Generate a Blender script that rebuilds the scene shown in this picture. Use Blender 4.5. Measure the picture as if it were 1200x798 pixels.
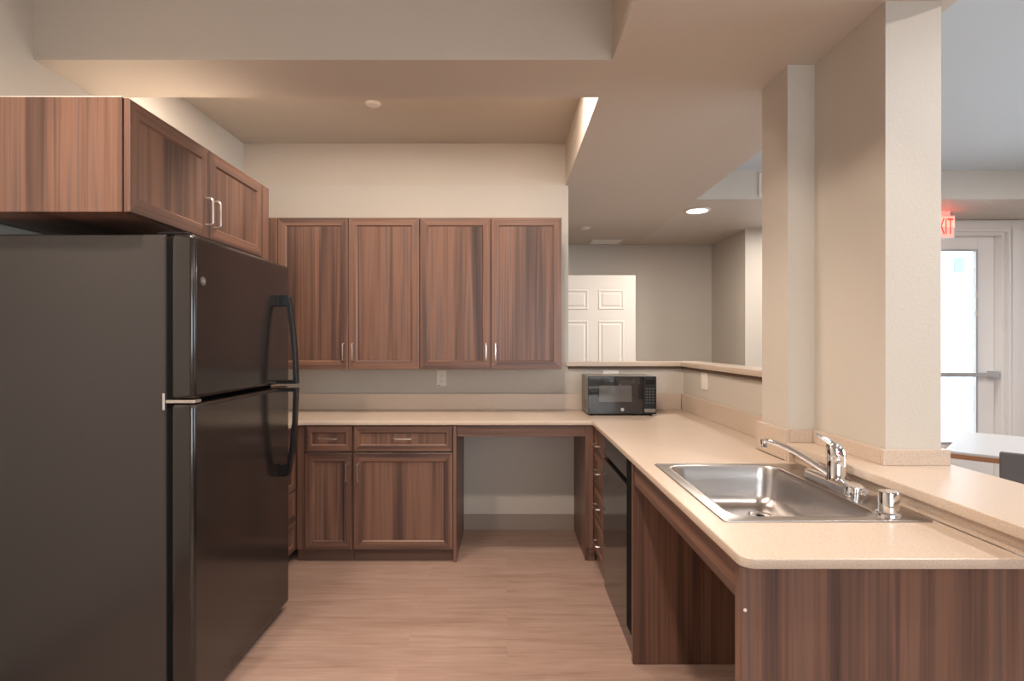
import bpy, bmesh, math, random
from mathutils import Vector, Matrix
for o in list(bpy.data.objects): bpy.data.objects.remove(o, do_unlink=True)
S = bpy.context.scene
COL = S.collection
random.seed(7)
PI = math.pi
R = math.radians

# ------------------------------------------------------------ camera, world, lights, exposure
EYE = 1.365
cam = bpy.data.cameras.new('camera'); cam_o = bpy.data.objects.new('camera', cam); COL.objects.link(cam_o)
cam.sensor_width = 36.0; cam.sensor_fit = 'HORIZONTAL'; cam.lens = 36.0*650/1200
cam.shift_x = 6/1200; cam.shift_y = 3/1200
cam.clip_start = 0.05; cam.clip_end = 60
cam_o.location = (0, 0, EYE); cam_o.rotation_euler = (R(90), 0, 0)
S.camera = cam_o
S.view_settings.view_transform = 'Standard'; S.view_settings.look = 'None'
S.view_settings.gamma = 1.0; S.view_settings.use_curve_mapping = False
S.view_settings.exposure = 0.16

W = bpy.data.worlds.new('sky'); S.world = W; W.use_nodes = True
W.node_tree.nodes['Background'].inputs[0].default_value = (0.80, 0.90, 1.0, 1)
W.node_tree.nodes['Background'].inputs[1].default_value = 6.0

def area(name, loc, rot, sx, sy, power, col, spread=180):
    l = bpy.data.lights.new(name, 'AREA'); l.shape = 'RECTANGLE'; l.size = sx; l.size_y = sy
    l.energy = power; l.color = col; l.spread = R(spread)
    o = bpy.data.objects.new(name, l); COL.objects.link(o); o.location = loc; o.rotation_euler = rot
    return o
WARM = (1.0, 0.86, 0.73); COOL = (0.80, 0.90, 1.0)
def disk(name, loc, r, power, col, spread=180):
    o = area(name, loc, (0, 0, 0), 2*r, 2*r, power, col, spread); o.data.shape = 'DISK'; return o
LOW_Z = 2.519
RECESS = ((.17, 2.82), (-.72, 2.82), (-1.48, 2.86))
FRONT = ((-.05, 1.20), (-1.25, 1.20))
DINING = ((2.15, .75), (3.7, .75), (4.6, 2.9))
for (x, y), p in zip(RECESS, (15, 13, 8)): disk('recess_lamp', (x, y, 2.806), .075, p, WARM)
for x, y in FRONT: disk('front_coffer_lamp', (x, y, 2.806), .075, 26, WARM, 152)
for x, y in DINING: disk('dining_lamp', (x, y, 2.731), .075, 25, (1.0, .95, .92))
disk('far_room_fill', (-.4, 5.2, LOW_Z-.02), .075, 9, WARM)  # added light to brighten the far room wall; no source in view
disk('passage_lamp', (2.9, 4.95, LOW_Z-.02), .075, 14, (1, .93, .86))
area('rear_room_fill', (0.6, -1.75, 2.50), (0, 0, 0), 0.9, 0.9, 29, (1.0, 0.88, 0.77))  # added fill from behind the camera, without a fixture
area('dining_window_daylight', (5.85, 2.0, 1.5), (0, R(90), 0), 1.4, 3.2, 95, COOL)
area('rear_window_fill', (0.9, -2.75, 1.45), (R(90), 0, 0), 2.2, 1.5, 20, (1.0, 0.93, 0.84))  # added warm fill, set outside the unseen rear window

# ------------------------------------------------------------ helpers
def link(name, me, m=None, parent=None, smooth=False, bevel=0, bseg=2):
    o = bpy.data.objects.new(name, me); COL.objects.link(o)
    if m is not None:
        me.materials.clear(); me.materials.append(m)
    if parent is not None: o.parent = parent
    if smooth:
        for p in me.polygons: p.use_smooth = True
        try: me.set_sharp_from_angle(angle=R(35))
        except Exception: pass
    if bevel:
        b = o.modifiers.new('bevel', 'BEVEL'); b.width = bevel; b.segments = bseg
        b.limit_method = 'ANGLE'; b.angle_limit = R(40); b.harden_normals = False
    return o

class MB:
    """collects shapes of one part into one mesh, with grain UVs in metres"""
    def __init__(s): s.v = []; s.f = []; s.uv = []
    def poly(s, pts, uvs=None):
        n = len(s.v); s.v += [tuple(p) for p in pts]; s.f.append(list(range(n, n+len(pts))))
        s.uv.append(uvs if uvs else [(p[0], p[2]) for p in pts])
    def box(s, x0, x1, y0, y1, z0, z1, grain='z', off=None):
        if off is None: off = (random.uniform(0, 20), random.uniform(0, 20))
        n = len(s.v)
        P = [(x, y, z) for z in (z0, z1) for y in (y0, y1) for x in (x0, x1)]
        s.v += P
        for q in ((0,2,3,1), (4,5,7,6), (0,1,5,4), (2,6,7,3), (0,4,6,2), (1,3,7,5)):
            s.f.append([n+i for i in q])
            u = []
            a = [P[i] for i in q]
            nrm = (Vector(a[1])-Vector(a[0])).cross(Vector(a[2])-Vector(a[1]))
            ax = max(range(3), key=lambda k: abs(nrm[k]))
            g = {'x': 0, 'y': 1, 'z': 2}[grain]
            rest = [k for k in range(3) if k != ax]
            if g in rest: c = [k for k in rest if k != g][0]; u = [(p[c]+off[0], p[g]+off[1]) for p in a]
            else: u = [(p[rest[0]]+off[0], p[rest[1]]+off[1]) for p in a]
            s.uv.append(u)
        return s
    def tube(s, pts, r, seg=10, caps=True):
        pts = [Vector(p) for p in pts]; rs = r if isinstance(r, (list, tuple)) else [r]*len(pts)
        rings = []; up = None
        for i, p in enumerate(pts):
            if i == 0: t = pts[1]-pts[0]
            elif i == len(pts)-1: t = pts[-1]-pts[-2]
            else: t = (pts[i]-pts[i-1]).normalized()+(pts[i+1]-pts[i]).normalized()
            t.normalize()
            if up is None:
                up = Vector((0,0,1)) if abs(t.z) < .9 else Vector((1,0,0))
            a = t.cross(up)
            if a.length < 1e-4: a = t.orthogonal()
            a.normalize(); b = a.cross(t).normalized(); up = b
            rings.append([p+a*math.cos(2*PI*k/seg)*rs[i]+b*math.sin(2*PI*k/seg)*rs[i] for k in range(seg)])
        s.loft(rings, caps)
        return s
    def loft(s, rings, caps=True, cap0=None, cap1=None):
        n = len(s.v); m = len(rings[0])
        for r in rings: s.v += [tuple(p) for p in r]
        for i in range(len(rings)-1):
            for k in range(m):
                a = n+i*m+k; b = n+i*m+(k+1) % m
                s.f.append([a, b, b+m, a+m]); s.uv.append([(0,0),(.01,0),(.01,.01),(0,.01)])
        if caps if cap0 is None else cap0:
            s.f.append(list(range(n+m-1, n-1, -1))); s.uv.append([(p[0], p[1]) for p in rings[0][::-1]])
        if caps if cap1 is None else cap1:
            k = n+(len(rings)-1)*m
            s.f.append(list(range(k, k+m))); s.uv.append([(p[0], p[1]) for p in rings[-1]])
        return s
    def lathe(s, prof, c, seg=28, axis='z'):
        rings = []
        for r, h in prof:
            ring = []
            for k in range(seg):
                a = 2*PI*k/seg; u, v = math.cos(a)*r, math.sin(a)*r
                ring.append({'z': (c[0]+u, c[1]+v, c[2]+h), 'y': (c[0]+u, c[1]+h, c[2]-v), 'x': (c[0]+h, c[1]+u, c[2]+v)}[axis])
            rings.append(ring)
        s.loft(rings, True); return s
    def prism(s, pts, axis, a0, a1, off=None):
        """outline extruded along an axis; pts are the other two coordinates in x,y,z order"""
        if off is None: off = (random.uniform(0, 20), random.uniform(0, 20))
        def P(p, a): return {'x': (a, p[0], p[1]), 'y': (p[0], a, p[1]), 'z': (p[0], p[1], a)}[axis]
        n = len(s.v); m = len(pts)
        s.v += [P(p, a0) for p in pts]+[P(p, a1) for p in pts]
        s.f.append(list(range(m))[::-1] if axis != 'y' else list(range(m))); s.f[-1] = [n+i for i in s.f[-1]]; s.uv.append([(0,0)]*m)
        s.f.append([n+m+i for i in (range(m) if axis != 'y' else range(m-1,-1,-1))]); s.uv.append([(0,0)]*m)
        for i in range(m):
            j = (i+1) % m
            s.f.append([n+i, n+j, n+m+j, n+m+i]); s.uv.append([(0,0)]*4)
        return s
    def xf(s, M):
        s.v = [tuple(M @ Vector(p)) for p in s.v]; return s
    def build(s, name, m, parent=None, bevel=0, smooth=False, bseg=2):
        me = bpy.data.meshes.new(name); me.from_pydata(s.v, [], s.f)
        ul = me.uv_layers.new(name='UVMap')
        for p, us in zip(me.polygons, s.uv):
            for k, li in enumerate(p.loop_indices): ul.data[li].uv = us[k]
        bm = bmesh.new(); bm.from_mesh(me); bmesh.ops.remove_doubles(bm, verts=bm.verts, dist=1e-6)
        bmesh.ops.recalc_face_normals(bm, faces=bm.faces); bm.to_mesh(me); bm.free()
        return link(name, me, m, parent, smooth, bevel, bseg)

def rrect(x0, x1, y0, y1, r, n=6):
    rr = r if isinstance(r, (list, tuple)) else [r]*4
    out = []
    for (cx, cy, a), q in zip(((x1-rr[0], y1-rr[0], 0), (x0+rr[1], y1-rr[1], 90), (x0+rr[2], y0+rr[2], 180), (x1-rr[3], y0+rr[3], 270)), rr):
        for k in range(n+1):
            t = R(a+90*k/n); out.append((cx+q*math.cos(t), cy+q*math.sin(t)))
    return out
def round_poly(pts, radii, n=6):
    out = []; L = len(pts)
    for i in range(L):
        p = Vector(pts[i]); r = radii[i]
        if r <= 0: out.append(tuple(p)); continue
        a = (Vector(pts[i-1])-p).normalized(); b = (Vector(pts[(i+1) % L])-p).normalized()
        h = a.angle(b)/2; d = r/math.tan(h); c = p+(a+b).normalized()*(r/math.sin(h))
        s = p+a*d-c; e = p+b*d-c
        for k in range(n+1):
            v = s.normalized().slerp(e.normalized(), k/n)*r
            out.append(tuple(c+v))
    return out
def slab(name, outer, holes, z0, z1, bev, m, parent=None):
    cu = bpy.data.curves.new(name, 'CURVE'); cu.dimensions = '2D'; cu.fill_mode = 'BOTH'
    cu.extrude = (z1-z0)/2-bev; cu.bevel_depth = bev; cu.bevel_resolution = 2; cu.offset = -bev
    for pts in [outer]+holes:
        sp = cu.splines.new('POLY'); sp.points.add(len(pts)-1)
        for q, p in zip(sp.points, pts): q.co = (p[0], p[1], 0, 1)
        sp.use_cyclic_u = True
    t = bpy.data.objects.new('temporary', cu); COL.objects.link(t)
    dg = bpy.context.evaluated_depsgraph_get()
    me = bpy.data.meshes.new_from_object(t.evaluated_get(dg)); bpy.data.objects.remove(t)
    me.transform(Matrix.Translation((0, 0, (z0+z1)/2))); me.name = name
    o = link(name, me, m, parent, True); me.set_sharp_from_angle(angle=R(18)); return o
def text(name, body, size, ext, M, m, parent=None):
    cu = bpy.data.curves.new(name, 'FONT'); cu.body = body; cu.size = size; cu.extrude = ext
    cu.align_x = 'CENTER'; cu.align_y = 'CENTER'; cu.resolution_u = 3
    t = bpy.data.objects.new('temporary', cu); COL.objects.link(t)
    dg = bpy.context.evaluated_depsgraph_get()
    me = bpy.data.meshes.new_from_object(t.evaluated_get(dg)); bpy.data.objects.remove(t)
    me.transform(M); me.name = name
    return link(name, me, m, parent)
def thing(name, label, cat, loc, group=None):
    o = bpy.data.objects.new(name, None); COL.objects.link(o); o.location = loc; o.empty_display_size = .05
    o['label'] = label; o['category'] = cat
    if group: o['group'] = group
    return o
def adopt(root):
    """children were modelled in room coordinates: keep them there under the thing's base"""
    bpy.context.view_layer.update()
    for c in root.children: c.matrix_parent_inverse = root.matrix_world.inverted()
def tag(o, label, cat, group=None):
    o['label'] = label; o['category'] = cat
    if group: o['group'] = group
    return o
def struct(o): o['kind'] = 'structure'; return o

# ------------------------------------------------------------ materials
def mat(name, col, rough=.5, metal=0, spec=.5, bump=0, bscale=200, coat=0, bdist=.001):
    m = bpy.data.materials.new(name); m.use_nodes = True; N = m.node_tree.nodes; L = m.node_tree.links
    b = N['Principled BSDF']; b.inputs['Base Color'].default_value = (*col, 1); b.inputs['Roughness'].default_value = rough
    b.inputs['Metallic'].default_value = metal; b.inputs['Specular IOR Level'].default_value = spec
    b.inputs['Coat Weight'].default_value = coat
    if bump:
        tc = N.new('ShaderNodeTexCoord'); nz = N.new('ShaderNodeTexNoise'); nz.inputs['Scale'].default_value = bscale; nz.inputs['Detail'].default_value = 3
        bp = N.new('ShaderNodeBump'); bp.inputs['Strength'].default_value = bump; bp.inputs['Distance'].default_value = bdist
        L.new(tc.outputs['Object'], nz.inputs['Vector']); L.new(nz.outputs['Fac'], bp.inputs['Height']); L.new(bp.outputs[0], b.inputs['Normal'])
    return m
def ramp(N, stops):
    r = N.new('ShaderNodeValToRGB'); e = r.color_ramp.elements
    while len(e) < len(stops): e.new(.5)
    for k, (p, c) in zip(e, stops): k.position = p; k.color = (*c, 1)
    return r
def emit(name, col, st):
    m = bpy.data.materials.new(name); m.use_nodes = True; b = m.node_tree.nodes['Principled BSDF']
    b.inputs['Base Color'].default_value = (*col, 1); b.inputs['Emission Color'].default_value = (*col, 1); b.inputs['Emission Strength'].default_value = st
    return m
def wood_mat(name, stops, rough=.38):
    m = bpy.data.materials.new(name); m.use_nodes = True; N = m.node_tree.nodes; L = m.node_tree.links; b = N['Principled BSDF']
    tc = N.new('ShaderNodeTexCoord')
    def nz(sx, sy, det, ro=.55):
        mp = N.new('ShaderNodeMapping'); mp.inputs['Scale'].default_value = (sx, sy, 1); L.new(tc.outputs['UV'], mp.inputs['Vector'])
        n = N.new('ShaderNodeTexNoise'); n.inputs['Scale'].default_value = 1; n.inputs['Detail'].default_value = det; n.inputs['Roughness'].default_value = ro; n.inputs['Distortion'].default_value = .35
        L.new(mp.outputs[0], n.inputs['Vector']); return n
    a = nz(17, .45, 2); c = nz(110, 1.1, 4, .6); d = nz(6, .25, 1)
    def mix(x, y, f):
        q = N.new('ShaderNodeMix'); q.inputs[0].default_value = f
        L.new(x, q.inputs[2]); L.new(y, q.inputs[3]); return q.outputs[0]
    h = mix(a.outputs['Fac'], c.outputs['Fac'], .30); h = mix(h, d.outputs['Fac'], .25)
    r = ramp(N, stops); L.new(h, r.inputs[0])
    L.new(r.outputs[0], b.inputs['Base Color']); b.inputs['Roughness'].default_value = rough; b.inputs['Specular IOR Level'].default_value = .45
    bp = N.new('ShaderNodeBump'); bp.inputs['Strength'].default_value = .12; bp.inputs['Distance'].default_value = .0006
    L.new(c.outputs['Fac'], bp.inputs['Height']); L.new(bp.outputs[0], b.inputs['Normal'])
    return m
M_wood = wood_mat('walnut_laminate', [(.34, (.042, .023, .019)), (.43, (.088, .047, .036)), (.50, (.150, .077, .054)), (.55, (.205, .104, .069)), (.60, (.140, .082, .066)), (.68, (.092, .057, .049))])
M_wall = mat('greige_paint', (.56, .505, .440), .5, bump=.6, bscale=120, bdist=.0018)
M_ceil = mat('ceiling_paint', (.56, .49, .415), .7, bump=.25, bscale=110, bdist=.001)
M_dinceil = mat('pale_ceiling_paint', (.55, .595, .62), .7, bump=.3, bscale=80, bdist=.0015)
M_base = mat('vinyl_baseboard', (.30, .235, .20), .5)
M_white = mat('white_paint', (.78, .72, .66), .45)
M_trim = mat('bright_white_trim', (.84, .82, .80), .4)
M_plate = mat('white_plastic', (.80, .74, .68), .35)
M_slot = mat('dark_slot', (.03, .03, .03), .5)
M_nickel = mat('brushed_nickel', (.72, .68, .63), .28, 1)
M_chrome = mat('chrome', (.86, .86, .87), .06, 1)
M_dark = mat('dark_void', (.008, .008, .008), .8, spec=.1)
M_substrate = mat('brown_substrate', (.10, .055, .035), .6)
M_redmark = mat('red_mark', (.5, .02, .03), .3)
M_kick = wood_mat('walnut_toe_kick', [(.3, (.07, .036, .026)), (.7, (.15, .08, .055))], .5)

def counter_mat():
    m = bpy.data.materials.new('beige_solid_surface'); m.use_nodes = True; N = m.node_tree.nodes; L = m.node_tree.links; b = N['Principled BSDF']
    tc = N.new('ShaderNodeTexCoord')
    n = N.new('ShaderNodeTexNoise'); n.inputs['Scale'].default_value = 330; n.inputs['Detail'].default_value = 2; L.new(tc.outputs['Object'], n.inputs['Vector'])
    r = ramp(N, [(.33, (.47, .365, .285)), (.45, (.555, .440, .350)), (.60, (.580, .465, .375)), (.70, (.63, .525, .435))]); L.new(n.outputs['Fac'], r.inputs[0])
    L.new(r.outputs[0], b.inputs['Base Color']); b.inputs['Roughness'].default_value = .30; b.inputs['Specular IOR Level'].default_value = .45
    return m
M_ctr = counter_mat()
def floor_mat():
    m = bpy.data.materials.new('vinyl_plank_floor'); m.use_nodes = True; N = m.node_tree.nodes; L = m.node_tree.links; b = N['Principled BSDF']
    tc = N.new('ShaderNodeTexCoord')
    br = N.new('ShaderNodeTexBrick'); br.offset = .37; br.inputs['Scale'].default_value = 1; br.inputs['Brick Width'].default_value = 1.22; br.inputs['Row Height'].default_value = .178
    br.inputs['Mortar Size'].default_value = .0012; br.inputs['Color1'].default_value = (0, 0, 0, 1); br.inputs['Color2'].default_value = (1, 1, 1, 1); br.inputs['Mortar'].default_value = (.5, .5, .5, 1)
    L.new(tc.outputs['Object'], br.inputs['Vector'])
    sep = N.new('ShaderNodeVectorMath'); sep.operation = 'SCALE'; sep.inputs['Scale'].default_value = 7; L.new(br.outputs['Color'], sep.inputs[0])
    ad = N.new('ShaderNodeVectorMath'); ad.operation = 'ADD'; L.new(tc.outputs['Object'], ad.inputs[0]); L.new(sep.outputs[0], ad.inputs[1])
    def nz(s, det, dist):
        mp = N.new('ShaderNodeMapping'); mp.inputs['Scale'].default_value = s; L.new(ad.outputs[0], mp.inputs['Vector'])
        n = N.new('ShaderNodeTexNoise'); n.inputs['Scale'].default_value = 1; n.inputs['Detail'].default_value = det; n.inputs['Distortion'].default_value = dist; L.new(mp.outputs[0], n.inputs['Vector']); return n
    a = nz((1.8, 24, 1), 6, 1.1); c = nz((7, 170, 1), 4, .3)
    q = N.new('ShaderNodeMix'); q.inputs[0].default_value = .4; L.new(a.outputs['Fac'], q.inputs[2]); L.new(c.outputs['Fac'], q.inputs[3])
    r = ramp(N, [(.30, (.235, .145, .110)), (.45, (.325, .212, .166)), (.56, (.365, .245, .196)), (.70, (.42, .295, .242))]); L.new(q.outputs[0], r.inputs[0])
    hs = N.new('ShaderNodeHueSaturation'); mr = N.new('ShaderNodeMapRange'); mr.inputs[3].default_value = .965; mr.inputs[4].default_value = 1.03
    L.new(br.outputs['Color'], mr.inputs[0]); L.new(mr.outputs[0], hs.inputs['Value']); L.new(r.outputs[0], hs.inputs['Color'])
    mx = N.new('ShaderNodeMix'); mx.data_type = 'RGBA'; mx.inputs[7].default_value = (.25, .16, .12, 1)
    fm = N.new('ShaderNodeMath'); fm.operation = 'MULTIPLY'; fm.inputs[1].default_value = .22; L.new(br.outputs['Fac'], fm.inputs[0])
    L.new(fm.outputs[0], mx.inputs[0]); L.new(hs.outputs[0], mx.inputs[6])
    L.new(mx.outputs[2], b.inputs['Base Color']); b.inputs['Roughness'].default_value = .42; b.inputs['Specular IOR Level'].default_value = .4
    bp = N.new('ShaderNodeBump'); bp.inputs['Strength'].default_value = .1; bp.inputs['Distance'].default_value = .0006; L.new(c.outputs['Fac'], bp.inputs['Height']); L.new(bp.outputs[0], b.inputs['Normal'])
    return m
M_floor = floor_mat()
M_steel = mat('brushed_steel', (.50, .47, .455), .30, 1)
M_fridge_side = mat('black_textured_steel', (.036, .031, .029), .26, spec=.6, bump=.30, bscale=260, bdist=.0006)
M_fridge_door = mat('black_gloss_steel', (.014, .011, .010), .15, spec=.8, bump=.12, bscale=300, bdist=.0006)
M_blackplastic = mat('black_plastic', (.007, .007, .008), .30, spec=.35)
M_blackgloss = mat('black_glass', (.012, .012, .013), .05, spec=.8)
M_dw = mat('dishwasher_gloss', (.018, .016, .015), .10, spec=.8)
M_mwbody = mat('microwave_grey', (.17, .16, .15), .35, spec=.5)
M_mwwin = mat('microwave_window', (.085, .08, .077), .08, spec=.8)
M_mark = mat('keypad_print', (.11, .107, .105), .5)
M_emblem = mat('emblem_silver', (.50, .50, .50), .4, .3)
M_badge = mat('badge_dark', (.16, .14, .13), .3, .6)
M_tabletop = mat('pale_laminate', (.62, .60, .60), .35)
M_tableedge = mat('orange_wood_edge', (.36, .16, .075), .45)
M_chair = mat('charcoal_upholstery', (.10, .09, .088), .7, bump=.3, bscale=500)
M_sign = mat('sign_housing', (.80, .76, .73), .5)
M_signface = emit('lit_sign_face', (1.0, .45, .38), .50)
M_red = emit('lit_red_letters', (.95, .045, .03), .85)
M_diff = emit('lamp_diffuser', (1.0, .93, .83), 14)
M_diffs = emit('lamp_diffuser_strip', (1.0, .88, .74), 3)
M_alu = mat('aluminium', (.62, .64, .68), .35, .8)
M_ext = mat('exterior_stucco', (.86, .88, .90), .8)
def glass_mat():
    m = bpy.data.materials.new('clear_glass'); m.use_nodes = True; N = m.node_tree.nodes; L = m.node_tree.links; N.clear()
    o = N.new('ShaderNodeOutputMaterial'); t = N.new('ShaderNodeBsdfTransparent'); t.inputs[0].default_value = (.94, .97, .98, 1); g = N.new('ShaderNodeBsdfGlossy'); g.inputs['Roughness'].default_value = .01
    f = N.new('ShaderNodeFresnel'); x = N.new('ShaderNodeMixShader'); L.new(f.outputs[0], x.inputs[0]); L.new(t.outputs[0], x.inputs[1]); L.new(g.outputs[0], x.inputs[2]); L.new(x.outputs[0], o.inputs[0])
    return m
M_glass = glass_mat()

# ------------------------------------------------------------ the setting
XL, XR, YB, YF = -1.927, 5.70, -2.60, 6.52      # left wall, right wall, rear wall, far wall
LOW, HIGH, DIN = 2.519, 2.825, 2.75
BW = 4.06                                       # kitchen back wall
f = MB().box(XL-.12, XR+.12, YB-.12, YF+.12, -.08, 0).build('floor', M_floor); struct(f)
struct(MB().box(XL-.12, XL, YB-.12, YF+.12, 0, 2.95).build('wall_left', M_wall))
struct(MB().box(XL, .45, BW, BW+.12, 0, LOW).build('wall_back', M_wall))
struct(MB().box(XL, 2.407, YF, YF+.12, 0, LOW).build('wall_far', M_wall))
struct(MB().box(2.407, 2.95, 5.6, YF+.12, 0, LOW).build('wall_passage', M_wall))
# rear wall with a window opening
rw = MB()
rw.box(XL, -.25, YB-.12, YB, 0, LOW); rw.box(2.05, XR, YB-.12, YB, 0, LOW)
rw.box(-.25, 2.05, YB-.12, YB, 0, .7); rw.box(-.25, 2.05, YB-.12, YB, 2.2, LOW)
struct(rw.build('wall_rear', M_wall))
# right wall with a window opening
rw = MB()
rw.box(XR, XR+.12, YB-.12, .35, 0, 2.95); rw.box(XR, XR+.12, 3.65, YF+.12, 0, 2.95)
rw.box(XR, XR+.12, .35, 3.65, 0, .78); rw.box(XR, XR+.12, .35, 3.65, 2.22, 2.95)
struct(rw.build('wall_right', M_wall))
# dining end wall with the glazed exit door
DW_Y = 5.20; DX0, DX1, DZ = 3.72, 4.69, 2.41
dw = MB(); dw.box(2.95, DX0, DW_Y, DW_Y+.20, 0, LOW); dw.box(DX1, XR, DW_Y, DW_Y+.20, 0, LOW); dw.box(DX0, DX1, DW_Y, DW_Y+.20, DZ, LOW)
struct(dw.build('wall_dining', M_trim))
# half wall and pier
struct(MB().box(.45, 1.42, BW, BW+.12, 0, 1.175).build('wall_half', M_wall))
struct(MB().box(1.293, 1.42, 2.532, BW, 0, 1.175).build('wall_half_side', M_wall))
PX0, PX1, PX2 = 1.165, 1.277, 1.465; PY0, PY1, PY2 = 1.871, 2.302, 2.532
pr = MB().prism([(PX1, PY0), (PX2, PY0), (PX2, PY2), (PX0, PY2), (PX0, PY1), (PX1, PY1)], 'z', 0, LOW)
struct(pr.build('wall_pier', M_wall))
struct(MB().box(1.19, PX2, 1.318, PY0, 0, .922).build('wall_bar', M_wall))
# ceiling: low soffits around three raised coffers
c = MB(); T = 2.95
c.box(XL, .43, 2.26, 2.607, LOW, T); c.box(.43, 1.52, YB, YF, LOW, T); c.box(XL, .43, BW, YF, LOW, T)
c.box(XL, .43, YB, -1.2, LOW, T)
c.box(XL, .43, 2.607, BW, HIGH, T); c.box(XL, .43, -1.2, 2.26, HIGH, T)
struct(c.build('ceiling', M_ceil))
c = MB(); c.box(1.52, XR, 4.45, YF, LOW, T); c.box(1.52, XR, YB, -2.0, LOW, T)
struct(c.build('ceiling_soffit', M_wall))
c = MB(); c.box(1.52, XR, -2.0, 4.45, DIN, T)
struct(c.build('ceiling_dining', M_dinceil))
# baseboard in the knee space
struct(MB().box(-.312, .493, BW-.008, BW, 0, .115).build('baseboard_back', M_base, bevel=.002))
struct(MB().box(XL, XL+.009, YB, 1.97, 0, .115).build('baseboard_left', M_base))
struct(MB().box(1.42, 1.43, 2.54, BW+.12, 0, .115).build('baseboard_right', M_base))
# windows behind and to the right of the camera (daylight comes through them)
w2 = struct(MB().box(XR+.02, XR+.06, .35, .41, .78, 2.22).box(XR+.02, XR+.06, 3.59, 3.65, .78, 2.22).box(XR+.02, XR+.06, 1.97, 2.03, .84, 2.16).box(XR+.02, XR+.06, .41, 3.59, .78, .84).box(XR+.02, XR+.06, .41, 3.59, 2.16, 2.22).build('window_1', M_white))
MB().box(XR+.037, XR+.042, .41, 3.59, .84, 2.16).build('window_pane', M_glass, w2)
w3 = struct(MB().box(-.25, -.19, YB-.08, YB-.04, .7, 2.2).box(1.99, 2.05, YB-.08, YB-.04, .7, 2.2).box(-.19, 1.99, YB-.08, YB-.04, .7, .76).box(-.19, 1.99, YB-.08, YB-.04, 2.14, 2.2).build('window_2', M_white))
MB().box(-.19, 1.99, YB-.062, YB-.058, .76, 2.14).build('window_pane', M_glass, w3)
# cap on the half wall
capo = [(.434, 4.03), (1.263, 4.03), (1.263, 2.536), (1.45, 2.536), (1.45, 4.21), (.453, 4.21), (.453, 4.056), (.434, 4.056)]
cap = struct(slab('trim_1', capo, [], 1.195, 1.228, .004, M_ctr))
sub = MB().box(.453, 1.275, 4.042, 4.20, 1.176, 1.194).box(1.275, 1.44, 2.536, 4.20, 1.176, 1.194).build('cap_substrate', M_substrate, cap)

# ------------------------------------------------------------ cabinet parts
def face_door(name, org, U, Nn, w, h, parent, fw=.058, t=.019, rec=.008, mt=None):
    """mitred frame with a recessed panel; org = lower corner at the back of the door, U along width, Nn outwards"""
    mt = mt or M_wood
    o = Vector(org); U = Vector(U); Nn = Vector(Nn); V = Vector((0, 0, 1))
    P = lambda u, v, d: o+U*u+V*v+Nn*d
    ch = .003; bl = .007
    mb = MB()
    def ring(a, d): return [(a, a, d), (w-a, a, d), (w-a, h-a, d), (a, h-a, d)]
    rings = [ring(0, 0), ring(0, t-ch), ring(ch, t), ring(fw-bl, t), ring(fw, t-rec), ring(fw, t-rec-.002)]
    offs = [(random.uniform(0, 20), random.uniform(0, 20)) for _ in range(4)]
    for k in range(4):
        j = (k+1) % 4
        for a, b in zip(rings[:-1], rings[1:]):
            q = [a[k], a[j], b[j], b[k]]
            horiz = k in (0, 2)
            uv = [((p[1] if horiz else p[0])+p[2]+offs[k][0], (p[0] if horiz else p[1])+offs[k][1]) for p in q]
            mb.poly([P(*p) for p in q], uv)
    d = mb.build(name, mt, parent)
    pm = MB(); of = (random.uniform(0, 20), random.uniform(0, 20)); e = fw-.004; dd = t-rec
    q = [(e, e), (w-e, e), (w-e, h-e), (e, h-e)]
    front = [P(u, v, dd) for u, v in q]; back = [P(u, v, dd-.006) for u, v in q]
    uv = [(u+of[0], v+of[1]) for u, v in q]
    pm.poly(front, uv); pm.poly(back[::-1], uv[::-1])
    for k in range(4):
        j = (k+1) % 4; pm.poly([front[j], front[k], back[k], back[j]], [uv[j], uv[k], uv[k], uv[j]])
    pm.build('panel', mt, d)
    return d
def pull(parent, c, along, out, L=.115, proj=.030, r=.0045):
    """bar pull: U-shaped rod; c = centre on the door face"""
    c = Vector(c); a = Vector(along); n = Vector(out); q = .012
    pts = [c-a*L/2]
    for k in range(5):
        t = R(90*k/4); pts.append(c-a*(L/2-q*(1-math.cos(t)))+n*(proj-q+q*math.sin(t)))
    for k in range(5):
        t = R(90*k/4); pts.append(c+a*(L/2-q+q*math.sin(t))+n*(proj-q+q*math.cos(t)))
    pts.append(c+a*L/2)
    h = MB().tube(pts, r, 10).build('handle', M_nickel, parent, smooth=True)
    h['label'] = 'brushed metal bar handle'
    return h
EX, EY, EZ = Vector((1,0,0)), Vector((0,1,0)), Vector((0,0,1))

# wall cabinets over the back counter: two units, two doors each
UF = 3.73; UZ0, UZ1 = 1.19, 2.208
def wall_unit(label, x0, x1, filler=None):
    t = thing('wall_cabinet', label, 'cabinet', ((x0+x1)/2, BW, UZ0), 'wall cabinets over the back counter')
    b = MB().box(x0, x1, UF+.021, BW-.002, UZ0+.002, UZ1-.002, 'z')
    b.build('cabinet_body', M_wood, t, bevel=.001)
    w = (x1-x0)/2-.003
    for k in (0, 1):
        dx = x0+.0015+k*(x1-x0)/2
        d = face_door('door', (dx, UF+.019, UZ0), EX, -EY, w, UZ1-UZ0, t)
        hx = dx+w-.030 if k == 0 else dx+.030
        pull(d, (hx, UF, UZ0+.115), EZ, -EY)
    if filler: 
        MB().box(filler[0], filler[1], UF+.004, UF+.020, UZ0, UZ1, 'z').build('filler', M_wood, t)
    adopt(t); return t
wall_unit('walnut two-door wall cabinet left of pair, beside the refrigerator, over the drawers', -1.543, -.588, (-1.80, -1.545))
wall_unit('walnut two-door wall cabinet at the right end, over the open knee space', -.586, .369)

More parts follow.
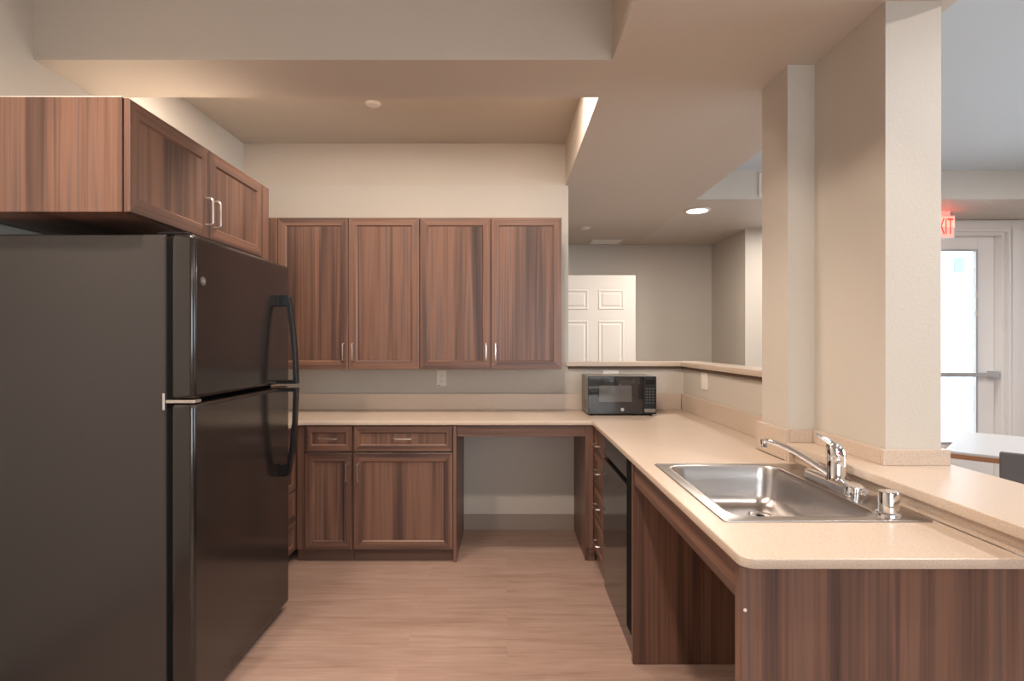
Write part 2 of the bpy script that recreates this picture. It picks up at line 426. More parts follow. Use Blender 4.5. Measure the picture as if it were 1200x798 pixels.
# deep cabinet above the refrigerator
FZ0, FZ1 = 1.818, 2.211
t = thing('refrigerator_cabinet', 'deep walnut two-door cabinet mounted high above the black refrigerator', 'cabinet', (XL+.01, 2.43, FZ0))
MB().box(XL+.002, -1.323, 1.905, 2.952, FZ0-.002, FZ1, 'z').build('cabinet_body', M_wood, t, bevel=.001)
MB().box(XL+.003, -1.325, 1.907, 2.95, FZ1+.0005, FZ1+.003).build('cabinet_top', M_white, t)['label'] = 'white unfinished cabinet top'
for k in (0, 1):
    y0 = 1.911+k*.520
    d = face_door('door', (-1.319, y0, FZ0), EY, EX, .516, FZ1-FZ0-.002, t)
    pull(d, (-1.300, y0+(.516-.030 if k == 0 else .030), FZ0+.115), EZ, EX)
MB().box(-1.42, -1.303, 2.955, 3.035, UZ0, UZ1, 'z').build('filler', M_wood, t)
adopt(t)

# base cabinets on the back wall
BF = 3.45; BZ0, BZ1 = .078, .853
def base_unit(label, x0, x1, hinge, end=False, filler=None):
    t = thing('base_cabinet', label, 'cabinet', ((x0+x1)/2, 3.76, 0))
    b = MB().box(x0, x1, BF+.022, BW-.004, BZ0, BZ1, 'z'); 
    b.build('cabinet_body', M_wood, t)
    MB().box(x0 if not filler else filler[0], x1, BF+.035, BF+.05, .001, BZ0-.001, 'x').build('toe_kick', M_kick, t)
    w = x1-x0-.006
    d = face_door('drawer', (x0+.003, BF+.020, .690), EX, -EY, w, .157, t, fw=.045)
    pull(d, ((x0+x1)/2, BF+.001, .772), EX, -EY)
    d = face_door('door', (x0+.003, BF+.020, BZ0), EX, -EY, w, .603, t, fw=.058)
    pull(d, (x1-.033 if hinge == 'l' else x0+.033, BF+.001, .56), EZ, -EY)
    if end: MB().box(x1+.001, x1+.020, BF, BW-.004, .001, BZ1, 'z').build('end_panel', M_wood, t, bevel=.001)
    if filler: MB().box(filler[0], filler[1], BF+.012, BF+.034, BZ0, BZ1, 'z').build('filler', M_wood, t)
    adopt(t); return t
base_unit('narrow walnut base cabinet with one short drawer, tucked beside the refrigerator', -1.261, -.960, 'l', filler=(-1.312, -1.263))
base_unit('wide walnut base cabinet with a long drawer, left of the open knee space', -.957, -.334, 'r', end=True)
# return run against the left wall, mostly behind the refrigerator
t = thing('return_base_cabinet', 'sliver of walnut drawer cabinet in the corner behind the refrigerator', 'cabinet', (-1.62, 3.2, 0))
MB().box(XL+.003, -1.335, 2.90, BW-.004, BZ0, BZ1, 'z').build('cabinet_body', M_wood, t)
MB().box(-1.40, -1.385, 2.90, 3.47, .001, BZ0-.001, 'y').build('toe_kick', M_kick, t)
for z0, z1 in ((.690, .847), (.455, .684), (.265, .449), (.078, .259)):
    face_door('drawer', (-1.334, 2.905, z0), EY, EX, .555, z1-z0, t, fw=.045)
adopt(t)
# knee-space rail
t = tag(MB().box(-.311, .489, 3.462, 3.482, .782, BZ1, 'x').build('knee_space_rail', M_wood, bevel=.001), 'horizontal walnut rail under the back countertop, spanning the open knee space', 'rail')

# drawer stack at the inner corner, facing the aisle
PF = .541
t = thing('drawer_cabinet', 'walnut stack of four drawers in the corner between knee space and dishwasher', 'cabinet', (.8, 3.3, 0))
MB().box(PF+.022, 1.10, 3.112, 3.455, BZ0, BZ1, 'z').build('cabinet_body', M_wood, t)
pp = MB(); pp.box(.491, PF-.001, 3.462, 3.480, .085, BZ1, 'z'); pp.box(.491, .510, 3.481, BW-.009, .001, BZ1, 'z'); pp.box(.511, .55, 3.475, 3.49, .001, .083, 'x')
pp.build('corner_panel', M_wood, t)
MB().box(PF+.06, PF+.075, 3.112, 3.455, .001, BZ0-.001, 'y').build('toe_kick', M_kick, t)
for (z0, z1), hz in zip(((.690, .847), (.482, .684), (.288, .476), (.085, .282)), (.762, .60, .395, .178)):
    d = face_door('drawer', (PF+.020, 3.452, z0), -EY, -EX, .338, z1-z0, t, fw=.045)
    pull(d, (PF+.001+.0, 3.283, hz), EY, -EX)
adopt(t)

# dishwasher
t = thing('dishwasher', 'glossy black built-in dishwasher under the peninsula counter', 'dishwasher', (.85, 2.75, 0))
MB().box(PF+.062, 1.12, 2.50, 3.10, .10, .845).build('body', M_blackplastic, t)
dd = MB().box(PF, PF+.06, 2.497, 3.106, .095, .722).build('door', M_dw, t, bevel=.003)
MB().box(PF, PF+.06, 2.497, 3.106, .752, .850).build('control_panel', M_dw, t, bevel=.003)
MB().box(PF+.03, PF+.06, 2.50, 3.10, .7235, .7505).build('handle_recess', M_dark, t)
MB().box(PF-.004, PF+.05, 2.383, 2.49, .10, .852).build('dark_gap_strip', M_dark, t, bevel=.002)  # flush matte black stands in for the shaded gap beside the door
MB().box(PF+.006, PF+.02, 2.385, 3.106, .001, .092).build('kick_plate', M_dw, t)
MB().lathe([(.004, 0), (.004, .003)], (PF-.0035, 3.085, .735), 10, 'x').build('latch', M_nickel, t)
adopt(t)

# peninsula sink base: open knee space
t = thing('sink_base', 'walnut peninsula sink base with open knee space and wide end panel', 'cabinet', (.9, 1.85, 0))
MB().box(PF, 1.52, 1.288, 1.316, .001, BZ1, 'z').build('end_panel', M_wood, t, bevel=.001)
MB().box(PF, PF+.02, 1.317, 2.353, .765, BZ1, 'y').build('apron', M_wood, t, bevel=.001)
MB().box(PF-.006, 1.14, 2.355, 2.380, .001, BZ1, 'z').build('side_panel', M_wood, t, bevel=.001)
MB().box(1.145, 1.162, 1.318, 2.353, .001, BZ1, 'z').build('back_panel', M_wood, t)
MB().lathe([(.004, 0), (.004, -.002), (.002, -.003)], (PF+.012, 1.2885, .745), 12, 'y').build('screw_cap', M_plate, t)
adopt(t)

# ------------------------------------------------------------ countertop
CT, CB = .880, .855
o = [(XL+.003, 2.90), (-1.295, 2.90), (-1.295, 3.44), (.530, 3.44), (.530, 1.248), (1.172, 1.248), (1.172, 2.30), (1.146, 2.30), (1.146, 2.552), (1.29, 2.552), (1.29, BW-.003), (XL+.003, BW-.003)]
outer = round_poly(o, [0, 0, .02, .014, .035, 0, 0, 0, 0, 0, 0, 0])
SX0, SX1, SY0, SY1 = .588, 1.158, 1.500, 2.215
hole = rrect(SX0+.02, SX1-.02, SY0+.02, SY1-.02, .03)
ct = slab('countertop', outer, [hole[::-1]], CB, CT, .004, M_ctr)
tag(ct, 'continuous beige speckled countertop running along the back wall and down the peninsula', 'countertop')
BS = .997
MB().box(XL+.003, 1.271, BW-.020, BW-.002, CT+.0005, BS).build('backsplash', M_ctr, ct, bevel=.002)
MB().box(1.273, 1.2915, 2.555, BW-.021, CT+.0005, BS-.001).build('backsplash', M_ctr, ct, bevel=.002)
# raised ledge behind the sink, with the upstand round the pier
LZ = .955
lo = round_poly([(1.150, 1.20), (1.505, 1.20), (1.505, 1.868), (1.276, 1.868), (1.276, 2.300), (1.150, 2.300)], [.01, .01, 0, 0, 0, 0])
lo = round_poly([(1.150, 1.20), (1.505, 1.20), (1.505, 2.30), (1.4665, 2.30), (1.4665, 1.869), (1.2755, 1.869), (1.2755, 2.300), (1.150, 2.300)], [.01, .01, 0, 0, 0, 0, 0, 0])
lg = slab('bar_ledge', lo, [], LZ-.030, LZ, .004, M_ctr)
tag(lg, 'raised beige bar ledge behind the sink, wrapping the foot of the pier', 'ledge')
MB().box(1.174, 1.189, 1.21, 2.2825, CT, LZ-.031).build('riser', M_ctr, lg)
MB().box(1.1505, 1.1735, 2.262, 2.2825, CT+.0005, LZ-.031).build('riser', M_ctr, lg)
US = 1.008
up = MB().box(1.147, PX0-.001, 2.283, 2.550, CT+.0005, US)
up.build('upstand', M_ctr, lg, bevel=.002)
MB().box(PX0, PX1-.0185, 2.283, PY1-.001, LZ, US).build('upstand', M_ctr, lg, bevel=.002)
MB().box(PX1-.018, PX1-.001, PY0, PY1-.001, LZ, US).build('upstand', M_ctr, lg, bevel=.002)
MB().box(PX1-.018, PX2+.018, PY0-.018, PY0-.001, LZ, US).build('upstand', M_ctr, lg, bevel=.002)
MB().box(PX2+.001, PX2+.018, PY0, PY1-.001, LZ, US).build('upstand', M_ctr, lg, bevel=.002)

# ------------------------------------------------------------ sink, faucet
t = thing('kitchen_sink', 'single-bowl brushed steel drop-in sink set into the peninsula counter', 'sink', (.86, 1.86, CT))
BX0, BX1, BY0, BY1 = .628, 1.045, 1.538, 2.178
def rg(x0, x1, y0, y1, r, z, n=8): return [(p[0], p[1], z) for p in rrect(x0, x1, y0, y1, r, n)]
rings = [rg(SX0, SX1, SY0, SY1, .012, CT+.0005), rg(SX0+.002, SX1-.002, SY0+.002, SY1-.002, .012, CT+.003), rg(SX0+.008, SX1-.008, SY0+.008, SY1-.008, .014, CT+.0035),
         rg(BX0-.012, BX1+.012, BY0-.012, BY1+.012, .07, CT+.0025), rg(BX0-.006, BX1+.006, BY0-.006, BY1+.006, .07, CT+.0045), rg(BX0, BX1, BY0, BY1, .066, CT+.003),
         rg(BX0+.004, BX1-.004, BY0+.004, BY1-.004, .064, CT-.006), rg(BX0+.010, BX1-.010, BY0+.010, BY1-.010, .062, CT-.05), rg(BX0+.016, BX1-.016, BY0+.016, BY1-.016, .060, CT-.105),
         rg(BX0+.024, BX1-.024, BY0+.024, BY1-.024, .056, CT-.128), rg(BX0+.038, BX1-.038, BY0+.038, BY1-.038, .050, CT-.141), rg(BX0+.06, BX1-.05, BY0+.06, BY1-.05, .04, CT-.1455),
         rg(.900, .960, 2.005, 2.065, .0299, CT-.149)]
bs = MB().loft(rings, caps=False, cap1=True).build('basin', M_steel, t, smooth=True)
sd = bs.modifiers.new('thick', 'SOLIDIFY'); sd.thickness = .0012; sd.offset = 1
dr = MB().lathe([(.045, 0), (.045, .003), (.040, .004), (.034, .001), (.030, -.002), (.0, -.002)], (.930, 2.035, CT-.1485), 28).build('drain', M_chrome, t, smooth=True)
MB().lathe([(.026, 0), (.026, .0015), (.004, .003), (.0, .003)], (.930, 2.035, CT-.1500), 20).build('strainer', M_dark, dr)
adopt(t)

FX, FY, FZ = 1.098, 1.850, CT+.0044
t = thing('faucet', 'chrome single-lever kitchen faucet with long low spout on the sink deck', 'faucet', (FX, FY, FZ))
st = [(p[0], p[1]) for p in rrect(FX-.034, FX+.031, FY-.130, FY+.158, .0305, 8)]
def sc(k, z): return [(FX+(p[0]-FX)*k, FY+(p[1]-FY)*(1-(1-k)*.35), FZ+z) for p in st]
MB().loft([sc(1, .0), sc(1, .020), sc(.95, .029), sc(.76, .034)], True).build('base_plate', M_chrome, t, smooth=True)
MB().lathe([(.034, .018), (.034, .026), (.030, .032), (.0295, .090), (.031, .092), (.031, .096)], (FX, FY, FZ+.002), 32).build('body', M_chrome, t, smooth=True)
# lever cap: slanted dome leaning into a flat paddle pointing over the bowl and up
lv = MB()
cr = []
for k, (r_, z_, tilt) in enumerate(((.030, .097, 0), (.0305, .112, .05), (.029, .128, .16), (.024, .143, .28), (.014, .153, .36), (.004, .156, .4))):
    ring = []
    for q in range(24):
        a = 2*PI*q/24; x = math.cos(a)*r_; y = math.sin(a)*r_
        ring.append((FX+x-.010*tilt, FY+y+.006*tilt, FZ+z_-(x-y*.5)*tilt*.9))
    cr.append(ring)
lv.loft(cr, True)
dirv = Vector((-.80, .35, .62)).normalized(); side = Vector((.40, .91, 0)).normalized(); nup = dirv.cross(side).normalized()
base = Vector((FX-.006, FY+.002, FZ+.140))
pr_ = []
for s_, hw, hh in ((-.012, .015, .012), (.015, .015, .012), (.038, .0145, .009), (.056, .0135, .007), (.064, .009, .004)):
    cc = base+dirv*s_
    pr_.append([cc+side*math.cos(2*PI*q/16)*hw+nup*math.sin(2*PI*q/16)*hh for q in range(16)])
lv.loft(pr_, True)
lh = lv.build('lever', M_chrome, t, smooth=True)
MB().lathe([(.004, 0), (.004, -.003), (.002, -.0045)], (FX-.008, FY-.0285, FZ+.118), 12, 'y').build('temperature_mark', M_redmark, lh)
# spout
p0 = Vector((FX-.02, FY+.008, FZ+.045)); p1 = Vector((.925, 1.985, 1.016))
hd = (p1-p0); pts = []; rs = []
for k in range(17):
    u = k/16
    p = p0+Vector((hd.x, hd.y, 0))*u; p.z = p0.z+hd.z*(u*1.18+.08*math.sin(PI*u)-.18*u**5)
    pts.append(p); rs.append(.0112-.0030*u)
sp = MB().tube(pts, rs, 14).build('spout', M_chrome, t, smooth=True)
e = pts[-1]
MB().lathe([(.0095, .006), (.0125, .004), (.0125, -.018), (.0115, -.022), (.009, -.022)], (e.x-.004, e.y+.003, e.z-.002), 18).build('aerator', M_chrome, sp, smooth=True)
# side spray cap at the near end of the plate
MB().lathe([(.0, .0), (.010, .0), (.012, -.006), (.012, -.020), (.009, -.024), (.009, -.034), (.012, -.038), (.012, -.048), (.0, -.050)], (FX+.010, 1.742, FZ+.016), 18, 'y').build('side_spray', M_chrome, t, smooth=True)
adopt(t)
ag = MB().lathe([(.034, 0), (.033, .006), (.026, .010), (.0255, .062), (.0235, .066), (.0, .067)], (1.070, 1.555, CT+.004), 30).build('air_gap_cap', M_chrome, smooth=True)
tag(ag, 'short chrome air gap cylinder at the near corner of the sink deck', 'air gap')

# ------------------------------------------------------------ microwave
t = thing('microwave', 'small black countertop microwave in the far corner of the counter', 'microwave', (.77, 3.85, CT))
mx0, mx1, my0, my1, mz0, mz1 = .541, .998, 3.70, 4.005, CT+.011, CT+.262
MB().box(mx0, mx1, my0+.022, my1, mz0, mz1).build('body', M_mwbody, t, bevel=.004)
wsp = mx0+.370
dr = MB().box(mx0, wsp-.0015, my0, my0+.021, mz0, mz1).build('door', M_blackgloss, t, bevel=.004)
MB().box(mx0+.074, mx0+.292, my0-.0012, my0+.001, mz0+.082, mz0+.190).build('window', M_mwwin, dr)
em = MB().lathe([(.0115, 0), (.0115, -.0015), (.010, -.002), (.0, -.002)], (mx0+.230, my0, mz0+.030), 24, 'y').build('emblem', M_emblem, dr)
text('monogram', 'GE', .012, .0003, Matrix.Translation((mx0+.230, my0-.0024, mz0+.030)) @ Matrix.Rotation(R(90), 4, 'X'), M_badge, em)
cp = MB().box(wsp, mx1, my0, my0+.021, mz0, mz1).build('control_panel', M_blackplastic, t, bevel=.003)
for r_ in range(6):
    for c_ in range(3):
        bx = wsp+.022+c_*.021; bz = mz0+.168-r_*.0185
        MB().box(bx-.0055, bx+.0055, my0-.0008, my0+.0005, bz-.0028, bz+.0028).build('button', M_mark, cp)
MB().box(wsp+.012, mx1-.012, my0-.0008, my0+.0005, mz0+.200, mz0+.232).build('display', M_blackgloss, cp)
MB().box(wsp+.006, mx1-.006, my0-.0012, my0+.0005, mz0+.012, mz0+.036).build('open_button', M_mwbody, cp)
vg = MB()
for k in range(6):
    vg.box(mx0-.0006, mx0+.0006, my0+.05, my0+.20, mz0+.03+k*.010, mz0+.034+k*.010)
vg.build('vent_slots', M_slot, t)
for fx in (mx0+.03, mx1-.03):
    for fy in (my0+.04, my1-.03):
        MB().lathe([(.011, 0), (.012, .011)], (fx, fy, CT+.0005), 12).build('foot', M_dark, t)
adopt(t)

# ------------------------------------------------------------ refrigerator
t = thing('refrigerator', 'large black top-freezer refrigerator standing against the left wall', 'refrigerator', (-1.55, 2.42, 0))
RY0, RY1, RX = 1.983, 2.850, -1.118
MB().box(XL+.03, -1.222, RY0+.004, RY1-.004, .03, 1.755).build('body', M_fridge_side, t, bevel=.006, bseg=3)
MB().box(-1.221, -1.204, RY0+.018, RY1-.018, .06, 1.74).build('gasket', M_dark, t)
fd = MB().box(-1.203, RX, RY0, RY1, 1.163, 1.757).build('freezer_door', M_fridge_door, t, bevel=.016, bseg=4)
ld = MB().box(-1.203, RX, RY0, RY1, .040, 1.147).build('fridge_door', M_fridge_door, t, bevel=.016, bseg=4)
for a in (fd, ld): a.data.set_sharp_from_angle(angle=R(60))
MB().box(-1.80, -1.225, RY0+.03, RY1-.03, .001, .029).build('base_grille', M_dark, t)
prof = [(RX-.004, 1.600), (-1.076, 1.600), (-1.066, 1.588), (-1.048, 1.48), (-1.034, 1.33), (-1.028, 1.165), (RX-.004, 1.165), (RX-.004, 1.183), (-1.048, 1.183), (-1.053, 1.33), (-1.066, 1.46), (-1.080, 1.545), (RX-.004, 1.545)]
MB().prism(prof, 'y', 2.715, 2.750).build('handle', M_blackplastic, fd, bevel=.003)
prof2 = [(x, 1.145-(z-1.165)*1.0) for x, z in prof][::-1]
prof2 = [(x, z) for x, z in prof2]
MB().prism(prof2, 'y', 2.715, 2.750).build('handle', M_blackplastic, ld, bevel=.003)
bd = MB().lathe([(.017, 0), (.017, .003), (.015, .004), (.0, .004)], (RX-.001, 2.040, 1.592), 24, 'x').build('badge', M_badge, fd)
text('monogram', 'GE', .017, .0003, Matrix.Translation((RX+.0035, 2.040, 1.592)) @ Matrix.Rotation(R(90), 4, 'Z') @ Matrix.Rotation(R(90), 4, 'X'), M_emblem, bd)
MB().box(-1.255, -1.150, RY0+.012, RY0+.05, 1.7575, 1.764).build('top_hinge', M_blackplastic, t, bevel=.002)
hg = MB().box(-1.232, -1.224, RY0-.001, RY0+.003, 1.125, 1.185); hg.box(-1.224, -1.120, RY0+.006, RY0+.05, 1.1495, 1.1605)
hg.build('middle_hinge', M_nickel, t, bevel=.001)['label'] = 'bright metal hinge between the two doors'
adopt(t)

# ------------------------------------------------------------ wall plates, ceiling fittings
def plate(name, label, cat, c, U, Nn, w, h, kind):
    c = Vector(c); U = Vector(U); Nn = Vector(Nn); t = thing(name, label, cat, c)
    def bx(u0, u1, v0, v1, d0, d1):
        p = c+U*u0+EZ*v0+Nn*d0; q = c+U*u1+EZ*v1+Nn*d1
        return (min(p.x, q.x), max(p.x, q.x), min(p.y, q.y), max(p.y, q.y), min(p.z, q.z), max(p.z, q.z))
    MB().box(*bx(-w/2, w/2, -h/2, h/2, .0003, .006)).build('cover_plate', M_plate, t, bevel=.002)
    if kind == 'outlet':
        r = MB().box(*bx(-.017, .017, -.034, .034, .0055, .008)).build('receptacle', M_plate, t, bevel=.001)
        m = MB()
        for zz in (-.019, .019):
            for uu in (-.0065, .0065): MB().box(*bx(uu-.0012, uu+.0012, zz-.003, zz+.005, .0078, .0084)).build('slot', M_slot, r)
            MB().box(*bx(-.002, .002, zz-.011, zz-.007, .0078, .0084)).build('slot', M_slot, r)
        pass
        MB().box(*bx(-.028, -.008, -h/2+.004, -h/2+.008, .0058, .0066)).build('sticker', M_slot, t)
    elif kind == 'flat':
        r = MB().box(*bx(-.034, .034, -.017, .017, .0055, .008)).build('receptacle', M_plate, t, bevel=.001)
    else:
        MB().box(*bx(-.038, -.008, -.033, .033, .0055, .009)).build('switch_rocker', M_plate, t, bevel=.001)
        MB().box(*bx(.008, .038, -.033, .033, .0055, .009)).build('switch_rocker', M_plate, t, bevel=.001)
    adopt(t); return t
plate('wall_outlet', 'white outlet plate on the back wall just under the wall cabinets', 'outlet', (-.478, BW, 1.108), EX, -EY, .070, .117, 'outlet')
plate('horizontal_outlet', 'white outlet plate peeking over the top of the microwave', 'outlet', (.760, BW, 1.130), EX, -EY, .116, .074, 'flat')
plate('wall_switch', 'white double plate on the half wall right of the microwave', 'switch', (1.293, 3.62, 1.117), -EY, -EX, .116, .114, 'switch')

def disc_fitting(name, label, cat, x, y, z, r):
    t = thing(name, label, cat, (x, y, z))
    MB().lathe([(r, 0), (r, -.006), (r*.86, -.012), (0, -.014)], (x, y, z-.0005), 28).build('cover', M_plate, t, smooth=True)
    MB().lathe([(r*1.15, 0), (r*1.15, -.003), (r, -.003)], (x, y, z-.0003), 28).build('ring', M_plate, t)
    adopt(t)
disc_fitting('sprinkler_cover', 'white round sprinkler cover on the recessed kitchen ceiling', 'sprinkler cover', -.815, 3.38, HIGH, .042)
disc_fitting('sprinkler_cover', 'small white round cover on the low ceiling beyond the pass-through', 'sprinkler cover', .785, 5.55, LOW, .042)
t = thing('downlight', 'round glowing recessed downlight in the low ceiling beyond the half wall', 'downlight', (1.655, 4.82, LOW))
MB().lathe([(.112, 0), (.112, -.004), (.088, -.010), (.084, -.004), (.084, 0)], (1.655, 4.82, LOW-.0005), 36).build('trim_ring', M_plate, t, smooth=True)
MB().lathe([(.083, 0), (.083, -.006), (.06, -.009), (0, -.010)], (1.655, 4.82, LOW-.001), 36).build('lens', M_diff, t, smooth=True)
adopt(t)
area('downlight_lamp', (1.655, 4.82, LOW-.03), (0, 0, 0), .15, .15, 20, (1, .90, .78))
# ceiling supply grille
t = thing('ceiling_vent', 'flat beige vent grille on the low ceiling above the white door', 'vent', (1.12, 6.28, LOW))
MB().box(.93, 1.31, 6.12, 6.44, LOW-.008, LOW-.0005).build('frame', M_wall, t, bevel=.003)
s = MB()
for k in range(9): s.box(.96, 1.28, 6.15+k*.030, 6.165+k*.030, LOW-.0125, LOW-.0085)
s.build('louvers', M_white, t); adopt(t)
t = thing('wall_vent', 'white louvered vent grille on the coffer face beside the pier', 'vent', (2.15, 4.45, 2.63))
MB().box(2.02, 2.34, 4.441, 4.4495, 2.54, 2.73).build('frame', M_plate, t, bevel=.002)
s = MB()
for k in range(14): s.box(2.045+k*.02, 2.055+k*.02, 4.434, 4.4405, 2.56, 2.71)
s.build('louvers', M_slot, t); adopt(t)
# recessed lamps up in the three coffers
def can_light(x, y, z, label):
    t = thing('downlight', label, 'downlight', (x, y, z))
    MB().lathe([(.105, 0), (.105, -.004), (.088, -.008), (.084, -.003), (.084, 0)], (x, y, z-.0005), 32).build('trim_ring', M_plate, t, smooth=True)
    MB().lathe([(.083, 0), (.083, -.004), (0, -.005)], (x, y, z-.001), 32).build('lens', M_diffs, t, smooth=True)
    adopt(t)
for (x, y), l in zip(RECESS, ('recessed downlight in the kitchen recess nearest the pass-through', 'recessed downlight in the middle of the kitchen recess', 'recessed downlight in the kitchen recess by the left wall')): can_light(x, y, HIGH, l)
for (x, y), l in zip(FRONT, ('recessed downlight in the front coffer over the aisle', 'recessed downlight in the front coffer before the refrigerator')): can_light(x, y, HIGH, l)
can_light(-.4, 5.2, LOW, 'added unseen downlight brightening the far room behind the wall cabinets'); can_light(2.9, 4.95, LOW, 'recessed downlight in the soffit behind the pier')  # the far room fitting is added to go with its fill light
for (x, y), l in zip(DINING, ('recessed downlight in the dining ceiling nearest the pier', 'recessed downlight in the dining ceiling by the window', 'recessed downlight in the dining ceiling above the table')): can_light(x, y, DIN, l)

# ------------------------------------------------------------ white panel door in the room beyond
def panel_door(x0, w, y, h):
    d = MB(); th = .035; z0 = .01
    d.box(x0, x0+w, y, y+th, z0, z0+h)
    o = struct(d.build('door_2', M_white))
    cols = ((.11, .355), (w-.365, w-.115)); cols = ((.115, w/2-.05), (w/2+.05, w-.115))
    for a, b in cols:
        for c0, c1 in ((.23, .86), (1.02, 1.58), (1.69, 1.89)):
            p = MB(); q = [(a, c0), (b, c0), (b, c1), (a, c1)]
            def rr(e, dd): return [(x0+u, y-dd, z0+v) for u, v in ((a+e, c0+e), (b-e, c0+e), (b-e, c1-e), (a+e, c1-e))]
            p.loft([rr(0, .0005), rr(.006, .006), rr(.014, .006), rr(.022, .0015), rr(.034, .001), rr(.044, .006)], caps=False, cap1=True)
            p.build('raised_panel', M_white, o)
    MB().lathe([(.028, 0), (.028, -.008), (.012, -.012), (.012, -.04), (.026, -.05), (.028, -.065), (.0, -.072)], (x0+w-.07, y, .95), 20, 'y').build('door_knob', M_nickel, o, smooth=True)
panel_door(.44, .85, 5.56, 2.035)

# ------------------------------------------------------------ glazed exit door in the dining room
d = MB(); gy0, gy1 = DW_Y+.10, DW_Y+.145
dx0, dx1 = DX0+.035, DX1-.035
d.box(dx0, dx0+.15, gy0, gy1, .01, DZ-.03); d.box(dx1-.16, dx1, gy0, gy1, .01, DZ-.03)
d.box(dx0+.15, dx1-.16, gy0, gy1, .01, .40); d.box(dx0+.15, dx1-.16, gy0, gy1, DZ-.15, DZ-.03)
ed = struct(d.build('door_1', M_trim, bevel=.002))
MB().box(dx0+.15, dx1-.16, gy0+.018, gy0+.026, .40, DZ-.15).build('door_glass', M_glass, ed)
b = MB(); a0, a1 = dx0+.15, dx1-.16
b.box(a0, a0+.02, gy0-.008, gy0-.001, .40, DZ-.15); b.box(a1-.02, a1, gy0-.008, gy0-.001, .40, DZ-.15); b.box(a0+.02, a1-.02, gy0-.008, gy0-.001, .40, .42); b.box(a0+.02, a1-.02, gy0-.008, gy0-.001, DZ-.17, DZ-.15)
b.build('glazing_bead', M_alu, ed)
pb = MB().box(dx0+.04, dx1-.02, gy0-.075, gy0-.035, 1.045, 1.085); pb.box(dx1-.07, dx1-.01, gy0-.07, gy0-.001, 1.03, 1.10); pb.box(dx0+.01, dx0+.07, gy0-.07, gy0-.001, 1.03, 1.10)
pb.build('panic_bar', M_alu, ed, bevel=.004)
for z in (1.80, 1.62): MB().box(a1-.03, a1-.008, gy0-.018, gy0-.0085, z, z+.05).build('latch_guard', M_white, ed)
fr = MB(); fr.box(DX0, dx0-.003, DW_Y+.02, DW_Y+.19, 0, DZ); fr.box(dx1+.003, DX1, DW_Y+.02, DW_Y+.19, 0, DZ); fr.box(dx0-.003, dx1+.003, DW_Y+.02, DW_Y+.19, DZ-.027, DZ)
struct(fr.build('trim_2', M_trim))
cs = MB(); cs.box(DX0-.10, DX0+.005, DW_Y-.022, DW_Y-.001, 0, DZ+.10); cs.box(DX1-.005, DX1+.10, DW_Y-.022, DW_Y-.001, 0, DZ+.10); cs.box(DX0+.005, DX1-.005, DW_Y-.022, DW_Y-.001, DZ-.005, DZ+.10)
cs.box(DX1+.02, DX1+.085, DW_Y-.030, DW_Y-.0225, 0, DZ+.085); cs.box(DX0-.085, DX1+.02, DW_Y-.030, DW_Y-.0225, DZ+.02, DZ+.085)
struct(cs.build('trim_3', M_trim, bevel=.003))
# outside: pale wall with a lamp
struct(MB().box(2.6, 9.5, 7.6, 7.7, -.1, 5.5).build('wall_outside', M_ext))
struct(MB().box(2.6, 7.5, 6.66, 7.6, -.12, -.02).box(2.97, 7.5, 5.42, 6.66, -.12, -.02).build('floor_outside', M_ext))
t = thing('wall_sconce', 'pale half-cylinder sconce on the bright outside wall, seen through the glazed door', 'sconce', (6.215, 7.6, 2.35))
sh = MB(); sh.prism([(6.215+.092*math.cos(R(a)), 7.598-.10*math.sin(R(a))) for a in range(0, 181, 12)], 'z', 2.33, 2.53); sh.build('shade', mat('pale_blue_metal', (.30, .345, .40), .5), t)
sh = MB(); sh.prism([(6.215+.08*math.cos(R(a)), 7.598-.088*math.sin(R(a))) for a in range(0, 181, 12)], 'z', 2.23, 2.329); sh.build('lamp_glass', M_diffs, t); adopt(t)

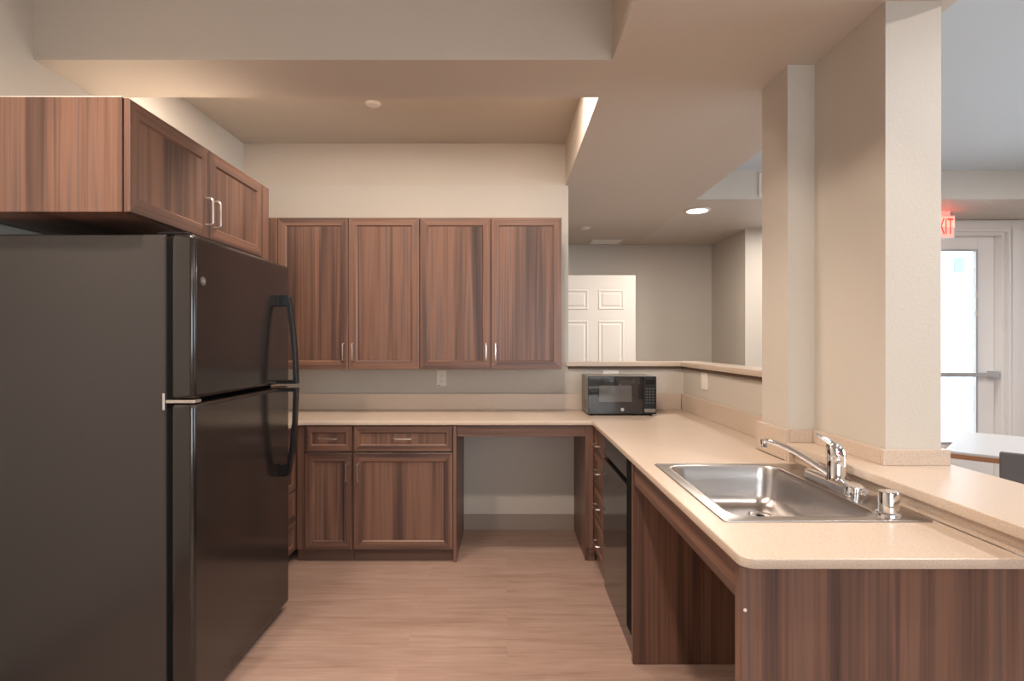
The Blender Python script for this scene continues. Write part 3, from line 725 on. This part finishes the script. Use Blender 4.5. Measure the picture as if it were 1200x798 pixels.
# exit sign hanging from the dining soffit
t = thing('exit_sign', 'lit red EXIT sign hanging from the soffit before the glazed door', 'exit sign', (3.80, 4.84, LOW))
sx0, sx1, sy, sz0, sz1 = 3.700, 3.912, 4.84, 2.275, 2.478
MB().box(sx0, sx1, sy, sy+.045, sz0, sz1).build('housing', M_sign, t, bevel=.006)
MB().box(sx0+.012, sx1-.018, sy-.002, sy+.0005, sz0+.012, sz1-.012).build('lit_face', M_signface, t)
text('letters', 'EXIT', .178, .001, Matrix.Translation(((sx0+sx1)/2-.003, sy-.0035, (sz0+sz1)/2)) @ Matrix.Rotation(R(90), 4, 'X') @ Matrix.Diagonal((.50, 1.12, 1, 1)), M_red, t)
MB().box(3.74, 3.87, sy+.003, sy+.04, sz1+.001, LOW-.0005).build('mount', M_sign, t)
l = bpy.data.lights.new('exit_glow', 'AREA'); l.shape = 'RECTANGLE'; l.size = .3; l.size_y = .15; l.energy = .5; l.color = (1, .12, .08)
lo_ = bpy.data.objects.new('exit_glow', l); COL.objects.link(lo_); lo_.location = (3.80, sy-.012, 2.40); lo_.rotation_euler = (R(115), 0, 0)
adopt(t)

# ------------------------------------------------------------ dining table and chair
t = thing('dining_table', 'square pale-topped dining table with orange wood edge beyond the ledge', 'table', (3.17, 3.17, 0))
RT = Matrix.Translation((3.17, 3.17, 0)) @ Matrix.Rotation(R(45), 4, 'Z')
hs = .475
MB().box(-hs, hs, -hs, hs, .738, .752).xf(RT).build('table_top', M_tabletop, t, bevel=.002)
e = MB(); e.box(-hs-.006, hs+.006, -hs-.006, hs+.006, .712, .7375); e.xf(RT).build('edge_band', M_tableedge, t, bevel=.002)
MB().lathe([(.04, .03), (.035, .06), (.035, .70), (.10, .711)], (3.17, 3.17, 0), 20).build('pedestal', M_blackplastic, t, smooth=True)
x = MB(); x.box(-.36, .36, -.035, .035, .001, .03); x.box(-.035, .035, -.36, .36, .001, .0295); x.xf(RT).build('base', M_blackplastic, t)
adopt(t)
t = thing('dining_chair', 'dark grey dining chair pushed up to the pale square table', 'chair', (2.60, 2.60, 0))
RC = Matrix.Translation((2.60, 2.60, 0)) @ Matrix.Rotation(R(-45), 4, 'Z')   # faces the table centre
MB().box(-.215, .215, -.02, .42, .43, .48).xf(RC).build('seat', M_chair, t, bevel=.015, bseg=3)
MB().box(-.215, .215, -.065, -.025, .52, .832).xf(RC).build('backrest', M_chair, t, bevel=.006)
for a in (-.2, .2):
    MB().tube([(a, -.035, .60), (a, -.04, .43), (a, -.06, .001)], .011, 10).xf(RC).build('leg', M_blackplastic, t)
    MB().tube([(a, .37, .44), (a, .40, .001)], .011, 10).xf(RC).build('leg', M_blackplastic, t)
adopt(t)
